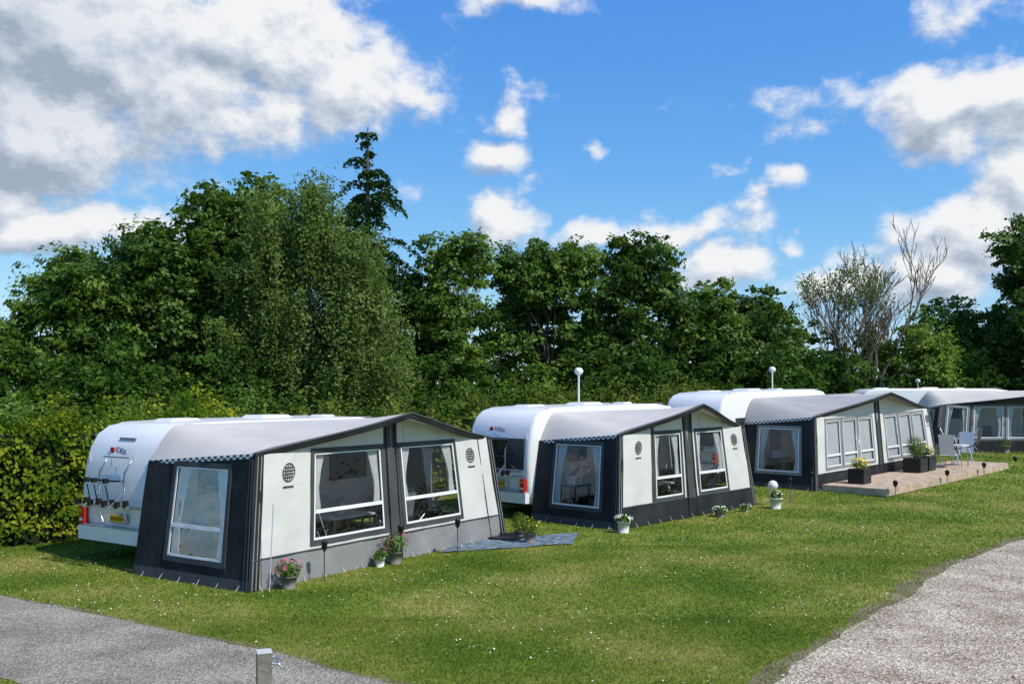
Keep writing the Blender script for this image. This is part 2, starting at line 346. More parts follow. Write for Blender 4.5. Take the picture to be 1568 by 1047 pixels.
    def window(fn,w,gm='glass'):
        a,b,z0,z1,div,mode=w[:6]; fk=colors.get('frame','slate')
        d=.085; bar(fn,a-d,b+d,z0-d,z0,.014,fk); bar(fn,a-d,b+d,z1,z1+d,.014,fk); bar(fn,a-d,a,z0,z1,.014,fk); bar(fn,b,b+d,z0,z1,.014,fk)
        wd=.035; bar(fn,a,b,z0,z0+wd,.008,'white'); bar(fn,a,b,z1-wd*.6,z1,.008,'white'); bar(fn,a,a+wd,z0+wd,z1-wd*.6,.008,'white'); bar(fn,b-wd,b,z0+wd,z1-wd*.6,.008,'white')
        if div: bar(fn,a+wd,b-wd,div-.03,div+.03,.010,'white')
        mb.poly([fn(a,z0,-.015),fn(b,z0,-.015),fn(b,z1,-.015),fn(a,z1,-.015)],gm)
        cz0=div+.02 if (div and mode=='tied') else z0
        if mode in('tied','tiedlow'):
            for sd in(0,1):
                G=[]; nn=16
                for i in range(nn+1):
                    row=[]
                    for j in range(11):
                        q=j/10; wdt=.14+.17*max(0,(q-.35)/.65)**1.3+.05*max(0,(.35-q)/.35); wdt*=min(1,(b-a)/1.3+.1)
                        u=i/nn*wdt; s=(a+.02+u) if sd==0 else (b-.02-u); row.append(fn(s,cz0+(z1-cz0)*q,-.055-.018*math.sin(i*2.2)))
                    G.append(row)
                mb.grid(G,'curtain')
        if mode=='closed':
            G=[]; nn=int((b-a)/.035)
            for i in range(nn+1):
                s=a+(b-a)*i/nn; G.append([fn(s,z0+(z1-z0)*q/3,-.05-.018*math.sin(i*1.9)) for q in range(4)])
            mb.grid(G,'curtain')
    for w in wins: window(Fp,w)
    for s in colors.get('seams',[]):
        bar(Fp,s-.012,s+.012,.0,top(s)-.02,.012,'char')
    bar(Fp,.02,L-.02,SK-.015,SK+.01,.012,'slate')
    for s in(.06,.14,L-.06,L-.14): bar(Fp,s-.01,s+.01,.02,eave-.04,.014,'skirt')
    if logo:
        for s in logo:
            z=1.72; r=.15
            for i in range(18):
                t0=2*math.pi*i/18; t1=2*math.pi*(i+1)/18
                mb.poly([Fp(s+r*math.cos(t0),z+r*math.sin(t0),.010),Fp(s+r*math.cos(t1),z+r*math.sin(t1),.010),Fp(s+(r-.02)*math.cos(t1),z+(r-.02)*math.sin(t1),.010),Fp(s+(r-.02)*math.cos(t0),z+(r-.02)*math.sin(t0),.010)],'slate')
            for k in(-.075,-.025,.025,.075):
                h=math.sqrt((r-.03)**2-k*k); bar(Fp,s-h,s+h,z+k-.008,z+k+.008,.010,'slate',.004); bar(Fp,s+k-.008,s+k+.008,z-h,z+h,.0115,'slate',.004)
            bar(Fp,s-.12,s+.12,z-.24,z-.21,.010,'slate',.004)
    for side in(0,1):
        fn=lambda t,z,o=0,side=side: Sp(t,z,o,side)
        def stop(t): return roof(side,t/D)[2]-.01
        w=sidewin; tb=sorted(set([0,.18,w[0],w[1],D]+[D*i/14 for i in range(15)]))
        for a,b in zip(tb[:-1],tb[1:]):
            zs=[(0.0,None)]
            if w[0]-1e-5<=a and b<=w[1]+1e-5: zs=[(0,w[2]),(w[3],None)]
            for z0,z1 in zs:
                za=z1 if z1 else stop(a); zb=z1 if z1 else stop(b)
                if z0==0: 
                    mb.poly([fn(a,0,.01),fn(b,0,.01),fn(b,.16,0),fn(a,.16,0)],'slate'); z0=.16
                nn=1 if (za-z0)<.5 else 5
                for q in range(nn):
                    A0=z0+(za-z0)*q/nn; A1=z0+(za-z0)*(q+1)/nn; B0=z0+(zb-z0)*q/nn; B1=z0+(zb-z0)*(q+1)/nn
                    mb.poly([fn(a,A0),fn(b,B0),fn(b,B1),fn(a,A1)],'char')
        window(fn,w)
        for t in(.05,.12): bar(fn,t-.01,t+.01,.02,eave-.08,.012,'slate')
    for i in range(int(L/.45)):
        s=.2+i*.45; mb.tube([Fp(s,.09,.012),(s,-.07,.02),(s,-.09,-.02)],.004,'white',5)
    for i in range(int(D/.45)):
        t=.2+i*.45; mb.tube([Sp(t,.09,.012),(-.06,t,.02),(-.09,t,-.02)],.004,'white',5)
    mb.poly([(.05,.05,.02),(L-.05,.05,.02),(L-.05,D,.02),(.05,D,.02)],'inside')
    mb.obj('walls',E)
    if furn:
        mb=MB(); table(mb,L*.5,D*.5,0,k='white'); chair(mb,L*.32,D*.35,.4,'skirt'); chair(mb,L*.68,D*.42,math.pi,'skirt'); chair(mb,L*.78,D*.3,2.2,'slate'); chair(mb,L*.22,D*.28,-.6,'slate'); chair(mb,L*.60,D*.25,1.6,'skirt')
        table(mb,L*.12,D*.7,0,.6,.5,.8); mb.box((L*.12,D*.7,.92),(.4,.3,.2),'white')
        mb.box((L*.86,D*.8,.45),(.8,.45,.85),'slate')
        mb.lathe((L*.5,D*.5,.72),[(.05,0),(.07,.1),(.04,.2),(.05,.22)],'potw',10)
        mb.tube([(L/2,.12,0),(L/2,.2,peak-.2)],.016,'metal',8); mb.obj('furniture',E)
    return E

def caravan(P,theta,Lc=6.5,Wc=2.1,H=2.5,window=False,tilt=0,z=0):
    E=empty('caravan',(P[0],P[1],z),(0,-tilt,math.radians(theta)))
    k=H/2.56
    prof=[(.16,.34),(.03,.5),(0,.8),(0,1.3),(.05,1.75),(.14,2.08),(.28,2.32),(.5,2.47),(.85,2.54),(1.6,2.56),(Lc-1.4,2.56),(Lc-.7,2.48),(Lc-.3,2.25),(Lc-.08,1.8),(Lc,1.2),(Lc-.05,.6),(Lc-.25,.34)]
    prof=[(x,zz*k) for x,zz in prof]
    bm=bmesh.new(); a=[bm.verts.new((x,0.03,zz)) for x,zz in prof]; b=[bm.verts.new((x,Wc,zz)) for x,zz in prof]; n=len(prof)
    f1=bm.faces.new(a); f2=bm.faces.new(b[::-1])
    for i in range(n): bm.faces.new((a[i],b[i],b[(i+1)%n],a[(i+1)%n]))
    bmesh.ops.recalc_face_normals(bm,faces=bm.faces)
    ed=list(set(f1.edges)|set(f2.edges)); bmesh.ops.bevel(bm,geom=ed,offset=.11,segments=5,profile=.5,affect='EDGES')
    me=bpy.data.meshes.new('body'); bm.to_mesh(me); bm.free()
    for p in me.polygons: p.use_smooth=True
    me.materials.append(M['body']); o=bpy.data.objects.new('body',me); COL.objects.link(o); o.parent=E
    try:
        me.set_sharp_from_angle(angle=math.radians(35))
    except Exception: pass
    mb=MB(); yc=Wc/2
    def X(zz):
        return float(np.interp(zz,[q[1] for q in prof[:9]],[q[0] for q in prof[:9]]))
    mb.box((-.03,yc,.50),(.14,Wc-.14,.24),'body'); mb.box((-.045,yc,.635),(.10,Wc-.2,.03),'bodyg')
    for y in(.17,Wc-.17):
        mb.box((-.06,y,.80),(.10,.13,.30),'red'); mb.box((-.066,y,.88),(.10,.10,.07),'orange'); mb.box((-.066,y,.73),(.10,.09,.05),'white')
        mb.tube([(X(1.9*k)-.02,y,1.1*k),(X(1.9*k)-.02,y,2.0*k)],.014,'bodyg',6)
    mb.box((-.075,yc-.12,.80),(.02,.40,.11),'plate'); mb.box((-.055,yc-.12,.80),(.03,.46,.16),'bodyg'); 
    for i in range(6): mb.box((-.087,yc-.27+i*.058,.80),(.004,.03,.07),'black')
    mb.box((-.015,yc,1.0),(.03,Wc-.3,.015),'bodyg')
    if window:
        mb.box((-.01+X(1.5),yc,1.52),(.05,Wc-.4,.72),'darkwin'); mb.box((-.04+X(1.55),yc,1.12),(.03,Wc-.5,.03),'bodyg')
    else:
        mb.box((X(2.26*k)-.01,yc,2.26*k),(.05,.45,.03),'bodyg')
    for y in(yc-.35,yc+.35):
        mb.tube([(-.04,y,.72),(-.12,y,1.0),(-.10,y,1.6),(X(1.9)-.02,y,1.88)],.016,'metal',8)
        mb.tube([(-.12,y,1.0),(-.42,y,1.02)],.014,'metal',6); mb.tube([(-.42,y,1.02),(-.12,y,1.25)],.010,'metal',6)
    for zz in(1.0,1.45,1.85): mb.tube([(X(zz)-.11,yc-.36,zz),(X(zz)-.11,yc+.36,zz)],.014,'metal',6)
    for xx in(-.22,-.38):
        mb.box((xx,yc,1.04),(.05,1.25,.03),'metal')
        for y in(-.55,-.2,.2,.55): mb.box((xx,yc+y,1.09),(.07,.08,.11),'black')
    for y in(yc-.22,yc+.1,yc+.3):
        mb.tube([(-.1,y,1.45),(-.34,y+.05,1.47)],.016,'black',6); mb.box((-.34,y+.05,1.47),(.08,.07,.08),'black'); mb.tube([(-.34,y+.05,1.4),(-.30,y+.02,1.12)],.010,'black',5)
    mb.box((1.5,yc+.3,2.56*k+.01),(.7,.5,.05),'white',taper=.8); mb.box((3.7,yc+.3,2.56*k+.02),(.85,.65,.07),'white',taper=.8); mb.box((5.0,yc,2.56*k+.01),(.4,.4,.05),'white',taper=.8)
    for y in(.12,Wc-.12): mb.tube([(.7,y,2.52*k),(Lc-1,y,2.555*k)],.012,'bodyg',6)
    for y,sg in((.03,-1),(Wc,1)):
        mb.box((1.5,y+sg*.012,1.55*k),(1.2,.03,.6),'darkwin'); mb.box((4.7,y+sg*.012,1.55*k),(1.1,.03,.6),'darkwin'); mb.box((3.2,y+sg*.01,1.2*k),(.65,.02,1.75),'bodyg'); mb.box((3.2,y+sg*.022,1.6*k),(.4,.02,.5),'darkwin')
    mb.box((Lc/2,yc,.30),(Lc-.8,Wc-.5,.10),'black')
    for y in(.14,Wc-.14):
        mb.tube([(Lc*.52,y-.09,.33),(Lc*.52,y+.09,.33)],.33,'rubber',22); mb.tube([(Lc*.52,y-.10,.33),(Lc*.52,y+.10,.33)],.17,'metal',16)
    for x in(.6,Lc-.9):
        for y in(.4,Wc-.4): mb.tube([(x,y,.35),(x-.1,y,0)],.025,'metal',6)
    mb.tube([(Lc-.3,.5,.4),(Lc+.9,yc,.42)],.035,'metal',6); mb.tube([(Lc-.3,Wc-.5,.4),(Lc+.9,yc,.42)],.035,'metal',6)
    mb.obj('fittings',E)
    cu=bpy.data.curves.new('lettering','FONT'); cu.body='ADRIA'; cu.size=.15; cu.extrude=.003; cu.materials.append(M['blue'])
    t=bpy.data.objects.new('lettering',cu); COL.objects.link(t); t.parent=E
    zz=2.02*k; t.matrix_local=Matrix(((0,.35,-1,X(zz)-.03),(-1,0,0,yc+.20),(0,.94,0,zz),(0,0,0,1)))
    mb=MB(); zz=2.07*k; mb.box((X(zz)-.015,yc+.30,zz-.02),(.02,.10,.09),'redt'); mb.obj('emblem',E)
    return E

awning(TENTS[0][0],56.6,6.9,2.77,2.04,2.61,2.42,
  [(1.35,3.12,.60,1.98,1.05,'tied'),(3.72,5.42,.60,1.98,1.05,'tied')],(.62,1.95,.38,1.78,.86,'tiedlow'),
  dict(breaks=[3.22,3.62],cols=[(0,.2,'char'),(6.7,6.9,'char'),(3.2,3.64,'slate')],seams=[3.28,3.56,6.35]),logo=[.75,6.0])
caravan((-5.97,16.4),56.6,6.5,2.1,2.45)
awning(TENTS[1][0],47,6.0,2.5,2.03,2.66,2.48,
  [(1.5,2.62,.55,1.98,1.0,'tied'),(3.4,4.68,.55,1.98,1.0,'tied')],(.5,1.9,.42,1.78,None,'tiedlow'),
  dict(breaks=[2.78,3.25],cols=[(0,.2,'char'),(5.8,6.0,'char'),(2.76,3.26,'slate'),(1.3,1.5,'slate')],seams=[2.84,3.18]),logo=[.8,5.3],skirtk='char',tilt=.008)
caravan((.43,22.7),47,6.6,2.1,2.60,window=True,tilt=.01,z=.0)
w3=[(.75+i*1.12,.75+i*1.12+.92,.62,1.95,.95,'closed') for i in range(3)]+[(4.95+i*1.12,4.95+i*1.12+.92,.62,1.95,.95,'closed') for i in range(3)]
awning(TENTS[2][0],45,8.8,2.5,2.1,2.72,2.62,w3,(.5,1.9,.5,1.75,None,'tiedlow'),
  dict(breaks=[4.2,4.6],cols=[(0,.2,'char'),(8.6,8.8,'char'),(4.2,4.6,'slate')],seams=[4.26,4.54],frame='skirt'),logo=[8.45],roofk='roofd',skirtk='char',tilt=.022)
c3=(8.65-2.5*.707-1.0*.707,27.95+2.5*.707-1.0*.707)
caravan(c3,45,7.2,2.1,2.76,window=True,tilt=.02,z=.18)
w4=[(.4,1.3,.6,1.9,None,'tied'),(1.6,2.9,.6,1.9,None,'tied'),(3.1,4.3,.6,1.9,None,'tied'),(4.8,6.2,.6,1.9,None,'tied'),(6.6,8.2,.6,1.9,None,'tied')]
awning(TENTS[3][0],0,9,2.6,1.98,2.45,2.6,w4,(.5,1.9,.5,1.75,None,'tiedlow'),
  dict(breaks=[1.35,1.55,4.4,4.6],cols=[(0,9,'slate')],seams=[],frame='skirt'),logo=False,skirtk='char')
caravan((15.6,44.15),0,7.5,2.1,2.7,z=.4)

# ------------------------------------------------------------ deck with things on it
t=math.radians(45); dk=empty('wooden_deck',(8.65,27.95,.13),(0,-.022,t)); mb=MB()
x0,x1,y0,y1=.30,9.9,-1.95,-.06; nb=14; bw=(y1-y0)/nb
for i in range(nb):
    x=x0
    while x<x1-.01:
        l=min(random.uniform(2.2,3.4),x1-x); mb.box((x+l/2,y0+bw*(i+.5),.16),(l-.006,bw-.016,.03),'wood'); x+=l
mb.box(((x0+x1)/2,y0-.012,.07),(x1-x0,.024,.19),'wood'); mb.box((x0-.012,(y0+y1)/2,.07),(.024,y1-y0,.19),'wood')
mb.obj('planks',dk)
def loc3(s,y,z=0):
    return (8.65+s*math.cos(t)-y*math.sin(t),27.95+s*math.sin(t)+y*math.cos(t),.13+.022*s+z)
fmats={'pink':mat('pink_petals',(.6,.06,.22),.6),'yellow':mat('yellow_flower_petals',(.8,.55,.02),.6),'white':dm,'red':mat('red_petals',(.5,.02,.04),.6)}
potleaf=leafmat('pot_plant_leaves',(.04,.09,.014),(.08,.15,.022),(.15,.23,.05),.25,6)
def potted(loc,potr,poth,rad,ph,flower,nf,square=False,k='pot',name='potted_flowers',nl=500):
    E=empty(name,loc); mb=MB()
    if square: mb.box((0,0,poth/2),(potr*2,potr*2,poth),k,.785); 
    else: mb.lathe((0,0,0),[(potr*.72,0),(potr*.95,poth*.9),(potr*1.08,poth*.9),(potr*1.08,poth),(potr*.9,poth),(potr*.85,poth*.93)],k)
    mb.obj('pot',E)
    u=unit(rng.normal(size=(nl,3))); r=rng.uniform(.3,1,(nl,1))**.5; P=u*r*[rad,rad,ph/2]+[0,0,poth+ph/2-.02]+rng.normal(size=(nl,3))*.025; leaves('foliage',P,u+[0,0,.6],rng.uniform(.03,.06,nl),potleaf,E)
    if nf:
        u=unit(rng.normal(size=(nf,3))+[0,0,.5]); P=u*[rad*1.08,rad*1.08,ph/2*1.1]+[0,0,poth+ph/2]; leaves('blossoms',P,u+rng.normal(size=(nf,3))*.3,rng.uniform(.035,.06,nf),fmats[flower],E,aspect=1)
potted((-3.38,14.85,0),.13,.2,.20,.24,'pink',40)
potted((-2.02,16.95,0),.13,.22,.22,.34,'red',20)
potted((-2.25,16.7,0),.09,.16,.10,.12,'white',10,k='potw')
potted((.35,19.3,0),.13,.2,.2,.3,'yellow',30)
potted((.15,19.9,0),.1,.16,.16,.4,'yellow',0,name='potted_shrub')
potted((2.36,20.7,0),.14,.24,.18,.14,'white',60,k='potw')
potted((4.95,23.3,0),.14,.14,.16,.12,'white',50)
potted((5.75,24.15,0),.1,.1,.12,.1,'white',25,k='potw')
potted((6.65,24.7,0),.16,.30,.16,.18,'white',30,k='potw')
potted(loc3(1.2,-.75,.175),.24,.42,.26,.3,'yellow',110,True,'black',nl=500)
potted(loc3(5.2,-.7,.175),.28,.45,.3,.75,'yellow',0,True,'black','potted_shrub',1500)
potted(loc3(5.9,-.7,.175),.26,.45,.28,.35,'yellow',90,True,'black',nl=700)
for s in(7.2,8.4):
    E=empty('garden_chair',loc3(s,-1.0,.175),(0,0,t+(0 if s<8 else math.pi))); mb=MB(); chair(mb,0,0,0,'white'); mb.obj('frame',E)
E=empty('garden_table',loc3(7.8,-1.0,.175),(0,0,t)); mb=MB(); table(mb,0,0,0,.6,.6,.7,'white'); mb.obj('top_and_legs',E)
for x,y,r_ in((17.6,40.3,.5),(18.9,40.2,2.4)):
    E=empty('garden_chair',(x,y,gzf(x,y)),(0,0,r_)); mb=MB(); chair(mb,0,0,0,'slate'); mb.obj('frame',E)
E=empty('garden_table',(18.25,40.3,.4)); mb=MB(); table(mb,0,0,0,.7,.6,.7,'slate'); mb.obj('top_and_legs',E)
for x,y in((20.6,40.9),(21.6,40.9)): potted((x,y,.4),.2,.3,.25,.35,'white',10,nl=300)
def path_light(x,y,h=.64,z=None,r=.045):
    z0=gzf(x,y) if z is None else z; E=empty('garden_torch_light',(x,y,z0)); mb=MB()
    mb.tube([(0,0,0),(0,0,h-.16)],.010,'black',6); mb.lathe((0,0,h-.17),[(.012,0),(r,.06),(r*1.15,.15),(r*1.25,.155),(.01,.2)],'black',10); mb.obj('stake_and_head',E)
for x,y in((-2.95,15.4),(-1.0,18.0),(-1.95,17.15),(8.3,27.1)): path_light(x,y)
path_light(7.3,25.7)
for s in(.4,4.0,7.0,9.9):
    p=loc3(s,-2.15); path_light(p[0],p[1],.40,p[2],.06)
E=empty('globe_garden_lamp',(6.75,25.35,.02)); mb=MB(); mb.tube([(0,0,0),(0,0,.42)],.015,'black',6); mb.lathe((0,0,.40),[(.03,0),(.09,.03),(.13,.1),(.13,.16),(.09,.23),(.02,.26)],'white',16); mb.obj('stem_and_globe',E)
mb=MB(); G=[]
for i in range(10): G.append([(-1.35+i*.28+.12*j*.3+.02*math.sin(i*3+j),18.05+j*.21+i*.12+.02*math.sin(i+j*5),.022+.008*math.sin(i*2+j*1.7)) for j in range(8)])
mb.grid(G,'bluemat',False); mb.obj('blue_ground_mat')
mb=MB(); mb.box((.0,19.9,.045),(.9,.55,.03),'black',.98); mb.obj('doormat')
for x,y,h in((1.85,27.2,3.47),(9.35,35.2,3.42),(19.55,47.2,3.1)):
    z=gzf(x,y); E=empty('street_lamp',(x,y,z)); mb=MB()
    mb.lathe((0,0,0),[(.06,0),(.06,.3),(.035,.34),(.028,h-.2),(.04,h-.16),(.04,h-.12)],'white',12)
    mb.lathe((0,0,h-.14),[(.04,0),(.10,.04),(.13,.10),(.115,.16),(.07,.20),(.01,.215)],'white',16); mb.obj('pole_and_globe',E)
E=empty('water_tap_post',(-2.0,7.9,0)); mb=MB(); mb.box((0,0,.445),(.115,.115,.89),'steel',.35); mb.box((0,0,.90),(.122,.122,.016),'cap',.35)
mb.tube([(.06,0,.80),(.12,0,.80),(.14,0,.77)],.012,'metal',8); mb.tube([(.11,0,.80),(.11,0,.85)],.007,'metal',6); mb.tube([(.075,.02,.85),(.145,-.02,.85)],.009,'metal',6); mb.obj('post_and_tap',E,bevel=.004)
mb=MB(); mb.tube([(-3.62,14.62,0),(-3.58,14.7,1.3)],.008,'metal',6); mb.obj('guy_pole')

# ------------------------------------------------------------ vegetation
L_dark=leafmat('foliage_dark',(.024,.062,.009),(.064,.134,.016),(.15,.235,.038),.32,shiny=True,pscale=.8,pw=1.1)
L_mid=leafmat('foliage_mid',(.040,.092,.012),(.098,.185,.022),(.20,.30,.05),.36,shiny=True,pscale=.8,pw=1.1)
L_far=leafmat('foliage_far',(.022,.056,.010),(.054,.115,.020),(.13,.21,.04),.3,pscale=.8,pw=1.1)
L_light=leafmat('foliage_light',(.08,.14,.02),(.15,.24,.035),(.25,.33,.08))
L_birch=leafmat('foliage_birch',(.065,.115,.026),(.13,.195,.046),(.23,.30,.095),.35,pscale=.9,pw=1.0)
L_con=leafmat('foliage_conifer',(.016,.050,.012),(.032,.085,.022),(.07,.14,.036),.1)
L_hedge=leafmat('foliage_hedge',(.045,.10,.010),(.125,.20,.016),(.35,.35,.035),.35,1.4,pw=1.3)
L_hedge2=leafmat('foliage_hedge_far',(.035,.08,.012),(.09,.15,.022),(.24,.23,.05),.3,.8,pw=1.5)
def lobes_in(ells,lr,dens,seed):
    r=np.random.default_rng(seed); C=[];R=[]
    for (dx,dy,zc,rx,ry,rz) in ells:
        n=max(6,int(dens*(rx*rz+ry*rz+rx*ry)/(lr*lr)))
        u=unit(r.normal(size=(n,3))); q=r.uniform(.25,1,(n,1))**.5
        C.append(u*q*np.array([rx,ry,rz])*.97+[dx,dy,zc]); R.append(lr*r.uniform(.35,1.3,n))
    return np.concatenate(C),np.concatenate(R)
def crown(name,C,R,n,size,m,E,subr=.42,flat=.5,droop=0):
    w=R**2; w/=w.sum(); li=rng.choice(len(C),n//28+1,p=w); u=unit(rng.normal(size=(len(li),3))+[0,0,.25])
    k=rng.uniform(.65,1.1,len(li)); k=np.where(rng.random(len(li))<.13,rng.uniform(1.1,1.7,len(li)),k)
    SC=C[li]+u*(R[li]*k)[:,None]; cn=rng.normal(size=u.shape)*.55
    si=rng.integers(0,len(SC),n); sr=subr*rng.uniform(.4,1.35,len(SC))
    o=rng.normal(size=(n,3))*.47*sr[si][:,None]
    if droop:
        o[:,:2]*=.45; o[:,2]=-np.abs(rng.normal(size=n))*droop*rng.uniform(.3,1,n)
    else: o[:,2]=o[:,2]*flat-.3*(o[:,0]**2+o[:,1]**2)/np.maximum(sr[si],.1)
    P=SC[si]+o
    Nn=rng.normal(size=(n,3))*.38+u[si]*.55+cn[si]+[0,0,.5]
    if droop: Nn=rng.normal(size=(n,3))*.55+u[si]*.7+cn[si]*.7+[.1,-.1,.2]
    P[:,2]=np.maximum(P[:,2],.15)
    tn=np.clip(rng.random(len(SC))[si]*.65+rng.random(n)*.35,0,1)
    leaves(name,P,Nn,size*rng.uniform(.65,1.35,n),m,E,.62,tn)
def limbs(E,C,hz,r0,k='bark',nl=14,seed=0,lean=(0,0)):
    rr=random.Random(seed); mb=MB()
    tr=[(lean[0]*i/6+rr.uniform(-.1,.1),lean[1]*i/6+rr.uniform(-.1,.1),hz*i/6) for i in range(7)]; tr[0]=(0,0,-.1)
    mb.tube(tr,[r0*(1.25 if i==0 else 1-.12*i) for i in range(7)],k,10)
    for i in range(nl):
        c=C[rr.randrange(len(C))]; j=rr.randrange(2,7); a=Vector(tr[j]); b=Vector(c)*.9
        if b.z<a.z+.5: b.z=a.z+.5
        m1=a.lerp(b,.5)+Vector((rr.uniform(-.3,.3),rr.uniform(-.3,.3),rr.uniform(.0,.2)))
        mb.tube([a,a.lerp(m1,.5)+Vector((0,0,.05)),m1,b],[r0*.42,r0*.3,r0*.2,r0*.05],k,6)
    mb.obj('trunk_and_limbs',E)
def tree(name,x,y,ells,n,size,m,lr,seed,dens=1.6,hz=None,r0=.2,bk='bark',nl=20,**kw):
    E=empty(name,(x,y,gzf(x,y))); C,R=lobes_in(ells,lr,dens,seed); crown('crown',C,R,n,size,m,E,**kw)
    top=max(e[2]+e[5] for e in ells); limbs(E,C,hz or top*.62,r0,nl=nl,seed=seed,k=bk)
tree('broadleaf_tree',-19.4,34,[(0,0,4.0,2.2,2,2.6),(-2.5,0,3.2,2,2,2.2)],26000,.20,L_mid,.7,1)
tree('broadleaf_tree',-16.2,36,[(0,0,4.2,2.3,2.2,3.5),(.4,0,6.4,1.3,1.3,1.2)],36000,.20,L_mid,.7,2)
tree('broadleaf_tree',-13.4,37,[(0,0,4.6,2.2,2.2,3.9),(.1,0,7.2,1.4,1.4,1.2)],36000,.21,L_dark,.75,3)
tree('broadleaf_tree',-10.9,38.5,[(0,0,5.9,2.6,2.4,4.4),(-.9,0,9.0,1.1,1.1,1.2),(.8,0,9.2,1.2,1.2,1.3)],50000,.21,L_mid,.8,4,r0=.28)
tree('weeping_birch_tree',-7.5,36,[(.2,0,6.0,2.6,2.2,3.8),(-.5,0,9.3,1.5,1.3,1.8),(1.4,0,7.6,1.5,1.3,1.4),(-1.8,0,7.2,1.3,1.2,1.4),(2.2,0,4.3,1.6,1.6,2.6),(-1.6,0,4.0,1.6,1.6,2.2)],100000,.125,L_birch,.55,5,droop=1.15,subr=.6,r0=.16,bk='birchbark',dens=.95,nl=9,hz=7.5)
tree('broadleaf_tree',-2.8,42,[(0,0,5.0,2.0,2.0,4.0),(.4,0,8.0,1.2,1.2,1.0)],24000,.21,L_mid,.65,7,dens=1.05)
tree('broadleaf_tree',1.6,44,[(0,0,5.4,2.6,2.2,3.9),(.9,0,8.5,1.4,1.2,.9),(-1.2,0,7.3,1.2,1.2,1.2)],36000,.21,L_mid,.7,9,dens=1.15)
tree('broadleaf_tree',5.6,44,[(0,0,5.3,2.3,2.2,3.8),(.1,0,8.2,1.5,1.3,.8)],38000,.22,L_dark,.75,10)
tree('broadleaf_tree',9.0,46,[(0,0,4.6,2.1,2.0,3.2)],24000,.22,L_mid,.7,11,dens=1.2)
tree('broadleaf_tree',11.8,46,[(0,0,4.0,1.9,2.0,2.9),(-.7,0,5.7,1.1,1.1,1.0)],25000,.22,L_dark,.75,12)
tree('broadleaf_tree',16.2,54,[(0,0,2.8,3.4,2,2.1)],18000,.25,L_far,.8,13)
tree('goat_willow_tree',20.2,48.6,[(0,0,3.4,1.7,1.6,2.7)],18000,.19,L_light,.65,15)
tree('broadleaf_tree',24.3,53,[(0,0,4.3,2.4,2,3.5)],22000,.23,L_mid,.75,16)
tree('broadleaf_tree',27.2,51,[(0,0,5.6,2.2,2.2,4.3),(0,0,9.4,1.5,1.5,2.7)],36000,.23,L_dark,.75,17)
tree('broadleaf_tree',30.5,56,[(0,0,5,3,2.2,4.4)],16000,.26,L_far,.9,18)
E=empty('spruce_tree',(-6.2,42,.4)); mb=MB(); mb.tube([(0,0,-.1),(.05,0,5),(0,0,10),(.02,0,13.9)],[.26,.2,.12,.02],'bark',8)
PP=[];NN=[];z=2.0
while z<13.7:
    f=(14.1-z)/12; ln=4.4*f**.9+.2
    for b in range(6 if z<12 else 3):
        a=random.uniform(0,6.283); l=ln*random.uniform(.35,1.15); d=np.array([math.cos(a),math.sin(a)]); m_=int(115*l+16)
        q=rng.uniform(.1,1,m_); side=rng.normal(size=m_)*.20*(1.2-q)*min(1.8,l+.3); zz=z+.28*l*np.sin(q*2.2)-.42*l*q**2.2-np.abs(side)*.45-np.abs(rng.normal(size=m_))*.12
        PP.append(np.stack([d[0]*q*l-d[1]*side,d[1]*q*l+d[0]*side,zz],-1)); NN.append(rng.normal(size=(m_,3))*.5+[0,0,1])
        mb.tube([(0,0,z),(d[0]*l*.5,d[1]*l*.5,z+.16*l),(d[0]*l*.9,d[1]*l*.9,z-.15*l)],[.03,.02,.006],'bark',5)
    z+=random.uniform(.32,.52)+.05*f
P=np.concatenate(PP); leaves('needles',P,np.concatenate(NN),rng.uniform(.12,.24,len(P)),L_con,E,.5); mb.obj('trunk_and_branches',E)
